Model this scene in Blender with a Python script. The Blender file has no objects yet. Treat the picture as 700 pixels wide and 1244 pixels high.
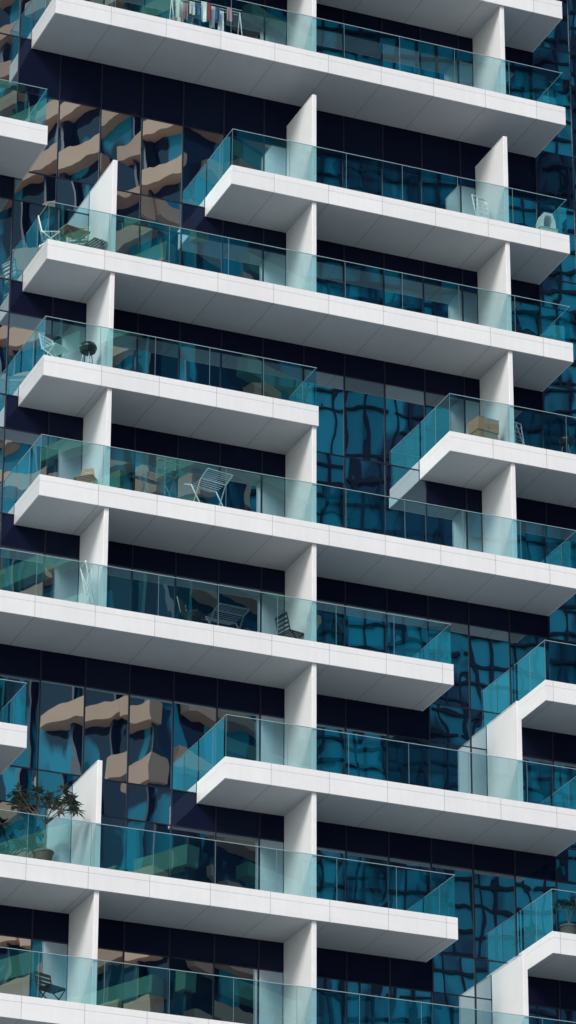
import bpy, math, random
from mathutils import Vector, Matrix
random.seed(7)
C=bpy.context.scene.collection
# ------------------------------------------------------------ materials
def newmat(n):
    m=bpy.data.materials.new(n);m.use_nodes=True;nt=m.node_tree;nt.nodes.clear()
    o=nt.nodes.new('ShaderNodeOutputMaterial');return m,nt,o
def N(nt,t,**k):
    n=nt.nodes.new(t)
    for a,b in k.items():setattr(n,a,b)
    return n
def math_(nt,op,a,b=None,c=None):
    n=nt.nodes.new('ShaderNodeMath');n.operation=op
    for i,v in enumerate((a,b,c)):
        if v is None:continue
        if isinstance(v,(int,float)):n.inputs[i].default_value=v
        else:nt.links.new(v,n.inputs[i])
    return n.outputs[0]
def simple(n,col,rough=.5,metal=0,var=.06,scale=3):
    m,nt,o=newmat(n);p=N(nt,'ShaderNodeBsdfPrincipled');L=nt.links
    tc=N(nt,'ShaderNodeTexCoord');no=N(nt,'ShaderNodeTexNoise');no.inputs['Scale'].default_value=scale;no.inputs['Detail'].default_value=5
    L.new(tc.outputs['Object'],no.inputs['Vector'])
    mr=N(nt,'ShaderNodeMapRange');mr.inputs['To Min'].default_value=1-var*2;mr.inputs['To Max'].default_value=1+var
    L.new(no.outputs['Fac'],mr.inputs['Value'])
    mx=N(nt,'ShaderNodeVectorMath',operation='SCALE');mx.inputs[0].default_value=col;L.new(mr.outputs[0],mx.inputs['Scale'])
    L.new(mx.outputs[0],p.inputs['Base Color']);p.inputs['Roughness'].default_value=rough;p.inputs['Metallic'].default_value=metal
    L.new(p.outputs[0],o.inputs['Surface']);return m
def panel(n,col,rough=.45,jd=.35,grime=.10):
    """cladding panels: open joints every 1.5 m along X, weathering noise"""
    m,nt,o=newmat(n);L=nt.links;p=N(nt,'ShaderNodeBsdfPrincipled')
    tc=N(nt,'ShaderNodeTexCoord');s=N(nt,'ShaderNodeSeparateXYZ');L.new(tc.outputs['Object'],s.inputs[0])
    x=math_(nt,'FRACT',math_(nt,'DIVIDE',math_(nt,'ADD',s.outputs['X'],100.2),1.5))
    j=math_(nt,'LESS_THAN',x,0.012)
    pid=math_(nt,'FLOOR',math_(nt,'DIVIDE',math_(nt,'ADD',s.outputs['X'],100.2),1.5))
    wn=N(nt,'ShaderNodeTexWhiteNoise',noise_dimensions='2D');cb=N(nt,'ShaderNodeCombineXYZ');L.new(pid,cb.inputs[0])
    L.new(math_(nt,'FLOOR',math_(nt,'DIVIDE',s.outputs['Z'],1.5)),cb.inputs[1]);L.new(cb.outputs[0],wn.inputs['Vector'])
    no=N(nt,'ShaderNodeTexNoise');no.inputs['Scale'].default_value=.9;no.inputs['Detail'].default_value=8;no.inputs['Roughness'].default_value=.65
    L.new(tc.outputs['Object'],no.inputs['Vector'])
    mp=N(nt,'ShaderNodeMapping');mp.inputs['Scale'].default_value=(9,9,.7);L.new(tc.outputs['Object'],mp.inputs['Vector'])
    st=N(nt,'ShaderNodeTexNoise');st.inputs['Scale'].default_value=1;st.inputs['Detail'].default_value=4;L.new(mp.outputs[0],st.inputs['Vector'])
    a=math_(nt,'MULTIPLY',math_(nt,'SUBTRACT',no.outputs['Fac'],.5),grime*1.6)
    b=math_(nt,'MULTIPLY',math_(nt,'SUBTRACT',st.outputs['Fac'],.5),grime)
    c=math_(nt,'MULTIPLY',math_(nt,'SUBTRACT',wn.outputs['Value'],.5),.06)
    v=math_(nt,'ADD',math_(nt,'ADD',a,b),math_(nt,'ADD',c,1))
    v=math_(nt,'MULTIPLY',v,math_(nt,'SUBTRACT',1,math_(nt,'MULTIPLY',j,jd)))
    mx=N(nt,'ShaderNodeVectorMath',operation='SCALE');mx.inputs[0].default_value=col;L.new(v,mx.inputs['Scale'])
    L.new(mx.outputs[0],p.inputs['Base Color']);p.inputs['Roughness'].default_value=rough
    L.new(p.outputs[0],o.inputs['Surface']);return m
def bumpnode(nt,dist,scale,stretch=(1,1,.6),rnd=True):
    L=nt.links;tc=N(nt,'ShaderNodeTexCoord');mp=N(nt,'ShaderNodeMapping');mp.inputs['Scale'].default_value=stretch
    L.new(tc.outputs['Object'],mp.inputs['Vector'])
    no=N(nt,'ShaderNodeTexNoise',noise_dimensions='4D');no.inputs['Scale'].default_value=scale;no.inputs['Detail'].default_value=1.5;no.inputs['Roughness'].default_value=.4
    L.new(mp.outputs[0],no.inputs['Vector'])
    at=N(nt,'ShaderNodeAttribute');at.attribute_name='rnd'
    L.new(math_(nt,'MULTIPLY',at.outputs['Fac'],40),no.inputs['W'])
    b=N(nt,'ShaderNodeBump');b.inputs['Strength'].default_value=1;b.inputs['Distance'].default_value=dist
    L.new(no.outputs['Fac'],b.inputs['Height']);return b,at
def wallglass(n,dif,glo,f0,f1,dist=.03,scale=1.1):
    m,nt,o=newmat(n);L=nt.links
    b,at=bumpnode(nt,dist,scale)
    d=N(nt,'ShaderNodeBsdfDiffuse');d.inputs['Color'].default_value=(*dif,1)
    g=N(nt,'ShaderNodeBsdfGlossy');g.inputs['Color'].default_value=(*glo,1);g.inputs['Roughness'].default_value=.004
    L.new(b.outputs[0],g.inputs['Normal'])
    mr=N(nt,'ShaderNodeMapRange');mr.inputs['To Min'].default_value=f0;mr.inputs['To Max'].default_value=f1;L.new(at.outputs['Fac'],mr.inputs['Value'])
    mx=N(nt,'ShaderNodeMixShader');L.new(mr.outputs[0],mx.inputs[0]);L.new(d.outputs[0],mx.inputs[1]);L.new(g.outputs[0],mx.inputs[2])
    L.new(mx.outputs[0],o.inputs['Surface']);return m
def towerglass(n,ca,cb,lo,hi,sc3,gf):
    """tower glazing: panels vary in tint, sky reflections painted in as irregular upright fields"""
    m,nt,o=newmat(n);L=nt.links;tc=N(nt,'ShaderNodeTexCoord');mp=N(nt,'ShaderNodeMapping');mp.inputs['Scale'].default_value=sc3
    L.new(tc.outputs['Object'],mp.inputs['Vector']);no=N(nt,'ShaderNodeTexNoise');no.inputs['Scale'].default_value=1;no.inputs['Detail'].default_value=2
    no.inputs['Distortion'].default_value=.8;L.new(mp.outputs[0],no.inputs['Vector'])
    at=N(nt,'ShaderNodeAttribute');at.attribute_name='rnd'
    v=math_(nt,'ADD',no.outputs['Fac'],math_(nt,'MULTIPLY',math_(nt,'SUBTRACT',at.outputs['Fac'],.5),.12))
    mr=N(nt,'ShaderNodeMapRange');mr.inputs['From Min'].default_value=lo;mr.inputs['From Max'].default_value=hi;L.new(v,mr.inputs['Value'])
    mc=N(nt,'ShaderNodeMix',data_type='RGBA');L.new(mr.outputs[0],mc.inputs[0]);mc.inputs[6].default_value=(*ca,1);mc.inputs[7].default_value=(*cb,1)  # diffuse colour carries painted sky reflections, dark to bright
    d=N(nt,'ShaderNodeBsdfDiffuse');L.new(mc.outputs[2],d.inputs['Color'])
    g=N(nt,'ShaderNodeBsdfGlossy');g.inputs['Color'].default_value=(.5,.8,.9,1);g.inputs['Roughness'].default_value=.05
    mx=N(nt,'ShaderNodeMixShader');mx.inputs[0].default_value=gf;L.new(d.outputs[0],mx.inputs[1]);L.new(g.outputs[0],mx.inputs[2])
    L.new(mx.outputs[0],o.inputs['Surface']);return m
def railglass(n):
    m,nt,o=newmat(n);L=nt.links
    b,at=bumpnode(nt,.0012,.6)
    t=N(nt,'ShaderNodeBsdfTransparent');t.inputs['Color'].default_value=(.70,.92,.94,1)
    g=N(nt,'ShaderNodeBsdfGlossy');g.inputs['Color'].default_value=(.14,.90,1,1);g.inputs['Roughness'].default_value=.004
    L.new(b.outputs[0],g.inputs['Normal'])
    mr=N(nt,'ShaderNodeMapRange');mr.inputs['To Min'].default_value=.20;mr.inputs['To Max'].default_value=.28;L.new(at.outputs['Fac'],mr.inputs['Value'])
    mx=N(nt,'ShaderNodeMixShader');L.new(mr.outputs[0],mx.inputs[0]);L.new(t.outputs[0],mx.inputs[1]);L.new(g.outputs[0],mx.inputs[2])
    L.new(mx.outputs[0],o.inputs['Surface']);return m
M={}
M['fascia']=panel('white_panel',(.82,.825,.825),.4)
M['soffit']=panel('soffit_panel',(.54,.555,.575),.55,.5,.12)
M['top']=simple('balcony_deck',(.30,.30,.29),.8)
M['div']=simple('white_render',(.78,.80,.81),.6,var=.05,scale=1.5)
M['frame']=simple('divider_frame',(.86,.86,.86),.4)
M['wall']=wallglass('curtain_wall_glass',(.005,.009,.026),(.72,.92,1),.36,.66,.0034,.9)
M['dark']=wallglass('shaded_glass',(.006,.008,.024),(.2,.3,.5),.02,.06)  # near-black wall glass, shade below the slabs painted into its colour
M['mull']=simple('dark_mullion',(.008,.010,.024),.4)
M['rail']=railglass('balustrade_glass')
M['edge']=simple('glass_edge',(.30,.42,.45),.3)
M['joint']=simple('glass_joint',(.14,.22,.25),.3)
M['tan']=simple('sandstone_band',(.88,.52,.33),.8,var=.12,scale=.3)
M['tglass']=towerglass('tower_dark_glass',(.006,.012,.03),(.02,.34,.44),.52,.56,(.22,.22,.10),.06)
M['bglass']=towerglass('tower_teal_glass',(.006,.045,.07),(.03,.60,.70),.47,.54,(.16,.16,.05),.12)
M['navy']=simple('tower_navy_panel',(.012,.02,.045),.5)
M['white']=simple('white_metal',(.85,.85,.85),.4)
M['steel']=simple('grey_metal',(.30,.31,.33),.35,.6)
M['black']=simple('black_enamel',(.015,.015,.018),.35)
M['wood']=simple('teak_wood',(.50,.28,.16),.6,var=.2,scale=9)
M['card']=simple('cardboard',(.60,.29,.17),.8)
M['leaf']=simple('leaf_green',(.05,.075,.05),.5,var=.3,scale=6)
M['bark']=simple('bark',(.14,.11,.09),.9,var=.2,scale=12)
M['pot']=simple('planter_clay',(.20,.12,.09),.8)
M['red']=simple('red_cloth',(.35,.05,.06),.9)
M['pink']=simple('pink_cloth',(.55,.30,.33),.9)
M['blue']=simple('blue_cloth',(.06,.12,.28),.9)
M['cream']=simple('cream_cloth',(.7,.68,.62),.9)
# ------------------------------------------------------------ mesh builder
class MB:
    def __init__(s):s.v=[];s.f=[];s.m=[];s.r=[];s.ms=[]
    def mi(s,m):
        if m not in s.ms:s.ms.append(m)
        return s.ms.index(m)
    def face(s,pts,m,r=None):
        i=len(s.v);s.v+=[tuple(p) for p in pts];s.f.append(list(range(i,i+len(pts))));s.m.append(s.mi(m));s.r.append(random.random() if r is None else r)
    def box(s,x0,x1,y0,y1,z0,z1,m,mb=None,mt=None,ml=None,T=None):
        P=[Vector(p) for p in((x0,y0,z0),(x1,y0,z0),(x1,y1,z0),(x0,y1,z0),(x0,y0,z1),(x1,y0,z1),(x1,y1,z1),(x0,y1,z1))]
        if T:P=[T@p for p in P]
        r=random.random()
        for q,mm in(((3,2,1,0),mb or m),((4,5,6,7),mt or m),((0,1,5,4),m),((2,3,7,6),m),((3,0,4,7),ml or m),((1,2,6,5),m)):
            s.face([P[a] for a in q],mm,r)
    def tube(s,a,b,r,m,n=6,r2=None):
        a=Vector(a);b=Vector(b);d=(b-a).normalized();u=d.orthogonal().normalized();w=d.cross(u);r2=r if r2 is None else r2
        A=[a+(u*math.cos(t)+w*math.sin(t))*r for t in [2*math.pi*i/n for i in range(n)]]
        B=[b+(u*math.cos(t)+w*math.sin(t))*r2 for t in [2*math.pi*i/n for i in range(n)]]
        for i in range(n):
            j=(i+1)%n;s.face([A[i],A[j],B[j],B[i]],m,.5)
        s.face(A[::-1],m,.5);s.face(B,m,.5)
    def path(s,pts,r,m):
        for a,b in zip(pts,pts[1:]):s.tube(a,b,r,m)
    def lathe(s,c,prof,m,n=20):
        c=Vector(c)
        for (r0,z0),(r1,z1) in zip(prof,prof[1:]):
            for i in range(n):
                a=2*math.pi*i/n;b=2*math.pi*(i+1)/n
                s.face([c+Vector((r0*math.cos(a),r0*math.sin(a),z0)),c+Vector((r0*math.cos(b),r0*math.sin(b),z0)),c+Vector((r1*math.cos(b),r1*math.sin(b),z1)),c+Vector((r1*math.cos(a),r1*math.sin(a),z1))],m,.5)
    def obj(s,name,parent=None,loc=(0,0,0),rot=0,bevel=0):
        me=bpy.data.meshes.new(name);me.from_pydata(s.v,[],s.f)
        for m in s.ms:me.materials.append(M[m])
        me.polygons.foreach_set('material_index',s.m)
        at=me.attributes.new('rnd','FLOAT','FACE');at.data.foreach_set('value',s.r)
        me.update();o=bpy.data.objects.new(name,me);C.objects.link(o);o.location=loc;o.rotation_euler[2]=rot
        if parent:o.parent=parent
        if bevel:
            b=o.modifiers.new('b','BEVEL');b.width=bevel;b.segments=2
        return o
# ------------------------------------------------------------ building data (metres)
Z={-2:17.0,-1:13.7,0:10.40,1:7.08,2:3.186,3:0,4:-3.2,5:-6.407,6:-9.571,7:-12.886,8:-16.089,9:-19.367,10:-22.6,11:-25.8,12:-29}
D=1.845;T=.5454;G=1.087;GZ=-47.3
XL,XM,XH,XR,X8=-7.19,-2.358,3.607,7.16,6.10
XLL=-7.28;WL=-34;WR=34
slabs={-2:[(XL,XR)],-1:[(WL,-9),(XM,XR)],0:[(XL,XR),(12,WR)],1:[(XL,XR)],2:[(-21,XLL),(XM,XR)],3:[(XL,XR)],4:[(XL,0.03),(XH,13.5)],5:[(XL,XR)],
 6:[(-21,XH),(X8,20)],7:[(-21,XLL),(XM,XR)],8:[(-21,XH),(X8,20)],9:[(-21,20)],10:[(XL,XR)],11:[(-21,XH)],12:[(XL,XR)]}
bld=bpy.data.objects.new('apartment_building',None);C.objects.link(bld)
sl=MB();gl=MB();ed=MB()
def spanpanels(a,b):
    n=max(1,round((b-a)/1.55));return [a+(b-a)*i/n for i in range(n+1)]
for k,ss in slabs.items():
    z=Z[k]
    for a,b in ss:
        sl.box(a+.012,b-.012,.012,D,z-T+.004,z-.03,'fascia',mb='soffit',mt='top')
        sl.box(a,b,0,.03,z-T,z-.163,'fascia',mb='fascia')
        sl.box(a,b,0,.03,z-.155,z,'fascia')
        sl.box(a,a+.03,.0301,D,z-T,z-.163,'fascia');sl.box(a,a+.03,.0301,D,z-.155,z,'fascia')
        sl.box(b-.03,b,.0301,D,z-T,z-.163,'fascia');sl.box(b-.03,b,.0301,D,z-.155,z,'fascia')
        sl.box(a+.031,b-.031,.031,D,z-.029,z-.012,'top')
        xs=spanpanels(a+.03,b-.03);y=.045;g0=z-.01;g1=z+G
        for p,q in zip(xs,xs[1:]):
            r=random.random();gl.face([(p+.005,y,g0),(q-.005,y,g0),(q-.005,y,g1-.012),(p+.005,y,g1-.012)],'rail',r)
            ed.box(p-.004,p+.004,y-.006,y+.006,g0,g1-.012,'joint')
        ed.box(a+.03,b-.03,y-.008,y+.008,g1-.012,g1+.002,'edge')
        for x in (a+.04,b-.04):
            for p,q in((y+.015,D*.5-.006),(D*.5+.006,D-.01)):
                gl.face([(x,p,g0),(x,q,g0),(x,q,g1-.012),(x,p,g1-.012)],'rail')
            ed.box(x-.008,x+.008,y+.013,D-.01,g1-.012,g1+.002,'edge')
            ed.box(x-.006,x+.006,D*.5-.006,D*.5+.006,g0,g1-.013,'joint')
sl.obj('balcony_slabs',bld);gl.obj('glass_balustrades',bld);ed.obj('balustrade_edges',bld)
dv=MB()
divs={-5.394:[3,4,5,6,8,9,10,11],0:[-1,0,1,2,3,5,6,7,8,9,10],5.45:[-1,0,1,2,3,4,5,7,9,10]}
for x,ks in divs.items():
    for k in ks:
        z0=Z[k]-.012
        cov=any(a<=x<=b for a,b in slabs.get(k-1,[]))
        h=(Z[k-1]-T+.003-z0) if cov else 2.66
        if k in(2,):h=2.64
        z1=z0+h;w=.10
        dv.box(x-w,x-.006,.085,D-.002,z0,z1,'div')
        dv.box(x-w-.006,x,.07,.085,z0,z1+ (0 if cov and k!=2 else .012),'frame')
        dv.box(x-w-.012,x-w,.0851,.11,z0,z1,'frame')
        if not cov or k==2: dv.box(x-w-.012,x,.0851,D-.002,z1,z1+.014,'frame')
dv.obj('balcony_dividers',bld)
# curtain wall
wl=MB();mu=MB()
PW=1.13
ks=sorted(Z)
levels=[(Z[k],Z[k-1],k) for k in ks if k-1 in Z]
zz=Z[12];levels+= [(GZ+4.5+ i*(zz-GZ-4.5)/4,GZ+4.5+(i+1)*(zz-GZ-4.5)/4,99) for i in range(4)]
levels.append((GZ,GZ+4.5,99));levels.append((Z[-2],Z[-2]+3.3,99))
n0=int(WL/PW);n1=int(WR/PW)
for z0,z1,k in levels:
    zm=z0+2.02
    for i in range(n0,n1):
        a=i*PW+.4;b=a+PW;c=(a+b)/2
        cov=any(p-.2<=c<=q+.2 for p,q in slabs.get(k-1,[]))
        def pane(za,zb,m):
            tilt=[random.gauss(0,.0025) for _ in range(2)]
            y=[D+.03+tilt[0]*s+tilt[1]*t for s,t in((-1,-1),(1,-1),(1,1),(-1,1))]
            wl.face([(a+.02,y[0],za+.015),(b-.02,y[1],za+.015),(b-.02,y[2],zb-.015),(a+.02,y[3],zb-.015)],m)
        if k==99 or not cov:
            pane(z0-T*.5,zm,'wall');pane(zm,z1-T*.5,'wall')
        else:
            pane(z0-T*.5,zm,'wall');pane(zm,z1-T*.5,'dark')  # upper pane below a slab gets the painted shade
    mu.box(WL,WR,D+.012,D+.06,zm-.012,zm+.012,'mull');mu.box(WL,WR,D+.012,D+.06,z0-T*.5-.013,z0-T*.5+.013,'mull')
TOP=Z[-2]+3.3
for i in range(n0,n1+1):
    a=i*PW+.4;mu.box(a-.018,a+.018,D+.008,D+.06,GZ,TOP,'mull')
wl.obj('facade_panes',bld);mu.obj('facade_mullions',bld)
bd=MB();bd.box(WL-.5,WR+.5,D+.08,D+24,GZ,TOP+1.2,'navy');bd.obj('building_core',bld)
# ------------------------------------------------------------ furniture
def chair(name,loc,rot,m='white',seat=.44,slats=True):
    b=MB();w=.24;d=.22
    for x in(-w,w):
        b.path([(x,-d-.05,0),(x,d,seat+.02),(x,d+.10,.88)],.016,m)
        b.path([(x,d+.06,0),(x,-d,seat)],.016,m)
        b.tube((x,-d,seat),(x,d,seat),.016,m)
    b.tube((-w,d+.10,.88),(w,d+.10,.88),.016,m);b.tube((-w,-d-.03,.06),(w,-d-.03,.06),.01,m);b.tube((-w,d+.04,.06),(w,d+.04,.06),.01,m)
    for i in range(6):
        y=-d+.02+i*.085;b.box(-w,w,y-.028,y+.028,seat+.006,seat+.022,m)
    for i in range(4):
        t=.2+.24*i;zc=seat+.02+t*.42;y=d+t*.10;b.box(-w,w,y-.008,y+.006,zc-.03,zc+.03,m)
    return b.obj(name,loc=loc,rot=rot)
def table(name,loc,rot,w=.38,d=.28,h=.72,m='wood',leg='steel'):
    b=MB()
    for i in range(5):
        x=-w+(2*w/5)*(i+.5);b.box(x-w/5+.008,x+w/5-.008,-d,d,h-.025,h,m)
    b.box(-w,w,-d+.03,-d+.06,h-.05,h-.026,m);b.box(-w,w,d-.06,d-.03,h-.05,h-.026,m)
    for s in(-1,1):
        b.tube((-w+.05,s*(d-.05),0),(w-.08,s*(d-.05),h-.04),.015,leg);b.tube((w-.05,s*(d-.05),0),(-w+.08,s*(d-.05),h-.04),.015,leg)
    return b.obj(name,loc=loc,rot=rot)
def airer(name,loc,rot,m='white',L=.5,h=.95,wg=.40,up=.16):
    b=MB()
    for x in(-L,L):
        b.tube((x,-.3,0),(x,.22,h),.016,m);b.tube((x,.3,0),(x,-.22,h),.016,m)
    for s in(-1,1):
        b.tube((-L,.3*s,.02),(L,.3*s,.02),.016,m)
        P=[(-L,.22*s,h),(L,.22*s,h),(L,(.22+wg)*s,h+up),(-L,(.22+wg)*s,h+up)]
        b.path(P+[P[0]],.016,m)
        for i in range(1,6):
            t=i/6;b.tube((-L,(.22+wg*t)*s,h+up*t),(L,(.22+wg*t)*s,h+up*t),.007,m)
    for i in range(5):
        y=-.2+.1*i;b.tube((-L,y,h),(L,y,h),.007,m)
    return b.obj(name,loc=loc,rot=rot)
def folded(name,loc,rot,m='white',h=1.15,w=.5,lean=.25):
    b=MB()
    for o,ln in((0,lean),(.05,lean*.4)):
        P=[(-w/2+o,0,0),(w/2-o,0,0),(w/2-o,ln,h-o*3),(-w/2+o,ln,h-o*3)]
        b.path(P+[P[0]],.017,m)
        for i in range(1,7):
            t=i/7;b.tube((-w/2+o,ln*t,h*t),(w/2-o,ln*t,h*t),.008,m)
    b.tube((-w/2,0,.05),(w/2,lean,h-.05),.012,m)
    return b.obj(name,loc=loc,rot=rot)
def grill(name,loc,s=1):
    b=MB();P=[(0,.62),(.12,.64),(.21,.70),(.25,.80),(.255,.82),(.25,.86),(.2,.95),(.1,1.0),(0,1.01)]
    b.lathe((0,0,0),[(r*s,z*s) for r,z in P],'black',20)
    b.tube((-.05*s,0,1.02*s),(.05*s,0,1.02*s),.015,'black')
    for i in range(3):
        a=i*2.094+.4;b.tube((.13*s*math.cos(a),.13*s*math.sin(a),.68*s),(.27*s*math.cos(a),.27*s*math.sin(a),0),.013,'steel')
    b.lathe((0,0,.3*s),[(0,0),(.16*s,0),(.16*s,.01),(0,.01)],'steel',14)
    return b.obj(name,loc=loc)
z3,z4,z5,z6,z2,z1,z8,z9=[Z[k] for k in(3,4,5,6,2,1,8,9)]
table('patio_table',(-6.35,.55,z3),.2,.36,.26,.66)
chair('patio_chair',(-6.9,.6,z3),1.2,'white');chair('patio_chair',(-6.0,1.0,z3),2.6,'wood');chair('patio_chair',(-5.72,.55,z3),-1.3,'steel')
chair('patio_chair',(-6.75,.45,z4),.5,'white');grill('kettle_grill',(-5.85,.6,z4),.88)
chair('folding_chair',(-5.75,.75,z5),-.7,'wood')
airer('drying_rack',(-3.95,.70,z5),.25,'steel',.38,.82);airer('drying_rack',(-2.62,.66,z5),.2,'white',.36,.84,.32,.14)
folded('folded_rack',(-5.6,.5,z6),1.5,'white',1.25,.45)
chair('folding_chair',(-3.0,.6,z6),.8,'black');airer('drying_rack',(-2.1,.8,z6),.1,'steel',.40,.64,.30,.06);chair('folding_chair',(-.35,.8,z6),1.8,'black')
folded('folding_chair',(4.95,.5,z2),.2,'white',1.05,.42)
b=MB()
pr=[(-.22,0),(-.20,.25),(-.12,.46),(.12,.46),(.20,.25),(.22,0)];pi=[(.15,0),(.13,.24),(.07,.38),(-.07,.38),(-.13,.24),(-.15,0)]
for s0,s1 in((-.17,.17),):
    for (a,c),(e,f) in zip(pr,pr[1:]):b.face([(a,s0,c),(e,s0,f),(e,s1,f),(a,s1,c)],'white')
    for (a,c),(e,f) in zip(pi,pi[1:]):b.face([(a,s0,c),(e,s0,f),(e,s1,f),(a,s1,c)],'white')
    for y in(s0,s1):
        for i in range(5):
            a,c=pr[i];e,f=pr[i+1];g,h=pi[4-i];q,w=pi[5-i];b.face([(a,y,c),(e,y,f),(g,y,h),(q,y,w)],'white')
b.obj('plastic_stool',loc=(6.65,.35,z2+.2));
b=MB();b.box(-.25,.25,-.2,.2,0,.2,'cream');b.box(-.27,.27,-.22,.22,.2,.21,'white');
for x in(-.2,.2):b.box(x-.02,x+.02,-.225,.225,-.0,.012,'steel')
b.obj('storage_crate',loc=(6.65,.35,z2-.012),bevel=.01)
chair('folding_chair',(6.2,.8,z3),.5,'black')
b=MB();b.box(-.32,.32,-.22,.22,.0,.36,'card');b.box(-.33,-.0,-.225,.225,.36,.368,'card');b.box(.003,.33,-.225,.225,.363,.371,'card');b.box(-.03,.03,-.2215,-.2205,.0,.36,'wood')
b.box(-.30,.30,-.2,.2,-.30,0,'wood')
b.obj('cardboard_box',loc=(4.75,.4,z4+.30),rot=.15)
folded('folded_rack',(5.85,.5,z4),.3,'white',1.1,.4,.4);grill('kettle_grill',(7.2,.6,z4),.8)
b=MB();L=.95
for x in(-L,L):
    b.tube((x,-.25,0),(x,0,1.15),.012,'white');b.tube((x,.25,0),(x,0,1.15),.012,'white')
for y in(-.12,0,.12):b.tube((-L,y,1.15),(L,y,1.15),.008,'white')
x=-L+.05
cols=['cream','white','pink','cream','blue','white','red','cream','blue','white','pink','black']
for i,cn in enumerate(cols):
    w=random.uniform(.12,.17);h=random.uniform(.35,.7);y=random.choice((-.12,0,.12))
    n=5
    for j in range(n):
        for q in range(4):
            def P(u,v):
                X=x+w*u;zz=1.155-h*v;return(X,y-.02+.03*math.sin(u*7+i)*v,zz)
            b.face([P(j/n,q/4),P((j+1)/n,q/4),P((j+1)/n,(q+1)/4),P(j/n,(q+1)/4)],cn)
    x+=w*.98
b.obj('laundry_rack',loc=(-2.85,.7,z1))
def potted_tree(name,loc,h=1.9,n=7,spread=.6,seed=3,ll=.2,nl=13):
    rr=random.Random(seed);b=MB()
    b.lathe((0,0,0),[(0,0),(.17,0),(.22,.36),(.24,.36),(.24,.40),(.2,.40),(.19,.35),(0,.35)],'pot',18)
    top=Vector((.02,0,h*.5));b.tube((0,0,.33),(.03,.01,h*.3),.035,'bark',7,.028);b.tube((.03,.01,h*.3),top,.028,'bark',7,.022)
    tips=[]
    for i in range(n):
        a=2*math.pi*i/n+rr.uniform(-.3,.3);m=top+Vector((math.cos(a)*spread*.4,math.sin(a)*spread*.3,rr.uniform(.12,.25)))
        b.tube(top-Vector((0,0,.1*rr.random())),m,.018,'bark',5,.013)
        for q in range(2):
            a2=a+rr.uniform(-.7,.7);e=m+Vector((math.cos(a2)*spread*rr.uniform(.3,.6),math.sin(a2)*spread*.35,rr.uniform(.1,.42)))
            b.tube(m,e,.012,'bark',5,.008);tips.append(e)
    for e in tips:
        for j in range(nl):
            a=rr.uniform(0,6.28);el=rr.uniform(-.5,1.1);d=Vector((math.cos(a)*math.cos(el),math.sin(a)*math.cos(el),math.sin(el)))
            s=d.cross(Vector((0,0,1))).normalized()*ll*.17;l=ll*rr.uniform(.7,1.2);dr=Vector((0,0,-l*.18))
            e0=e+d*.02
            b.face([e0,e0+d*l*.45+s,e0+d*l+dr,e0+d*l*.45-s],'leaf')
    return b.obj(name,loc=loc)
potted_tree('potted_tree',(-6.60,.55,z8),2.35,10,.82,3,.24,16)
potted_tree('potted_plant',(6.85,.6,z8),1.05,5,.3,5,.24,8)
chair('folding_chair',(-6.3,.6,z9),.4,'black')
# ------------------------------------------------------------ opposite side of the street
def tower(name,cx,cy,rot,w,d,top,fh,glass,band,bandh,step,piers,seed,pm='navy',prob=.82,gap=2.5,Lr=(5,13)):
    rr=random.Random(seed);e=bpy.data.objects.new(name,None);C.objects.link(e);e.location=(cx,cy,0);e.rotation_euler[2]=rot
    g=MB();s=MB();n=int((top-GZ)/fh)
    for i in range(n):
        z0=GZ+i*fh;z1=z0+fh
        nx=int(w/step)
        for y,sg in((0,1),(-d,-1)):
            for j in range(nx):
                a=-w/2+j*w/nx;b=a+w/nx
                g.face([(a,y,z0),(b,y,z0),(b,y,z1),(a,y,z1)][::sg],glass)
        ny=int(d/step)
        for x in(-w/2,w/2):
            for j in range(ny):
                a=-d+j*d/ny;b=a+d/ny
                g.face([(x,a,z0),(x,b,z0),(x,b,z1),(x,a,z1)],glass)
        x=-w/2-.4
        while x<w/2:
            L=rr.uniform(*Lr)
            if rr.random()<prob:s.box(x,min(x+L,w/2+.4),-.1,.9 if bandh>.4 else .3,z1-bandh*rr.uniform(.6,1.2),z1,band)
            x+=L+rr.uniform(0,gap)
        s.box(-w/2-.9,-w/2-.003,-d,-.2,z1-bandh,z1,band)
        if rr.random()<prob:s.box(w/2+.003,w/2+.9,-d,-.2-d*.4*rr.random(),z1-bandh*rr.uniform(.5,1),z1,band)
        s.box(-w/2,w/2,-d-.6,-d-.003,z1-bandh,z1,band)
    for j in range(piers+1):
        x=-w/2+j*w/piers;s.box(x-.11,x+.11,.003,.5 if bandh>.4 else .25,GZ,top+1,pm)
    s.box(-w/2-.5,w/2+.5,-d-.5,.5,top,top+1.5,band)
    g.obj('glazing',e);s.obj('bands',e)
tower('sandstone_tower',33.5,-124,math.radians(64),27,9,106,3.6,'tglass','tan',1.35,1.5,7,1,prob=.82,gap=3,Lr=(4,11))
tower('glass_tower',80,-158,math.radians(12),62,24,126,1.9,'bglass','navy',.24,1.55,40,2,prob=.95,gap=.5)
tower('glass_tower',10,-190,math.radians(-8),36,24,50,3.8,'bglass','navy',.8,1.9,8,4)
tower('sandstone_tower',118,-95,math.radians(60),30,22,60,3.6,'tglass','tan',1.3,1.5,6,5)
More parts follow.
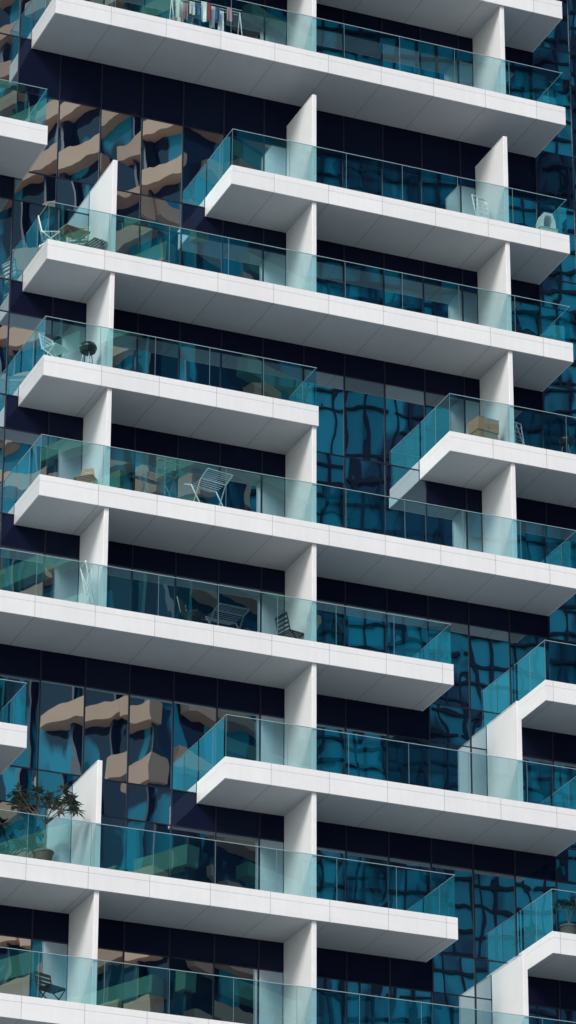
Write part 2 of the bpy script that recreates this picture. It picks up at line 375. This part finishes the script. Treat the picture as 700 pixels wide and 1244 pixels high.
# ground
M['pave']=simple('pale_paving',(.34,.35,.36),.85,var=.12,scale=.2);M['asph']=simple('asphalt',(.06,.06,.062),.9,var=.15,scale=1)
b=MB();b.face([(-3000,-3000,GZ),(3000,-3000,GZ),(3000,3000,GZ),(-3000,3000,GZ)],'pave');b.obj('ground')
b=MB();b.face([(-400,-40,GZ+.004),(400,-40,GZ+.004),(400,-28,GZ+.004),(-400,-28,GZ+.004)],'asph');b.obj('road')
# ------------------------------------------------------------ light
sd=Vector((-.60,-.56,.60)).normalized()
el=math.asin(sd.z);azs=math.atan2(sd.x,sd.y)
W=bpy.data.worlds.new('World');bpy.context.scene.world=W;W.use_nodes=True;nt=W.node_tree
bg=nt.nodes['Background'];sk=nt.nodes.new('ShaderNodeTexSky');sk.sky_type='NISHITA';sk.sun_disc=False;sk.sun_elevation=el;sk.sun_rotation=azs
sk.air_density=1;sk.dust_density=1.5;nt.links.new(sk.outputs[0],bg.inputs['Color']);bg.inputs['Strength'].default_value=.15
sun=bpy.data.lights.new('sun','SUN');sun.energy=2.7;sun.angle=math.radians(20);sun.color=(1,.96,.90)
so=bpy.data.objects.new('sun',sun);C.objects.link(so);so.rotation_euler=sd.to_track_quat('Z','Y').to_euler()
# ------------------------------------------------------------ camera
f,th,az,ro=4635.58,math.radians(25.059),math.radians(22.3002),math.radians(-.1912)
F=Vector((math.sin(az)*math.cos(th),math.cos(az)*math.cos(th),math.sin(th)));R=Vector((math.cos(az),-math.sin(az),0));U=R.cross(F)
c,s=math.cos(ro),math.sin(ro);R2=R*c-U*s;U2=R*s+U*c
cam=bpy.data.cameras.new('camera');co=bpy.data.objects.new('camera',cam);C.objects.link(co)
m=Matrix((R2,U2,-F)).transposed().to_4x4();m.translation=Vector((-32.8372,-78.1568,-45.7456));co.matrix_world=m
cam.sensor_fit='VERTICAL';cam.sensor_height=36;cam.lens=f/1244*36;cam.clip_start=.5;cam.clip_end=6000
sc=bpy.context.scene;sc.camera=co
sc.view_settings.view_transform='Standard';sc.view_settings.look='None';sc.view_settings.exposure=0
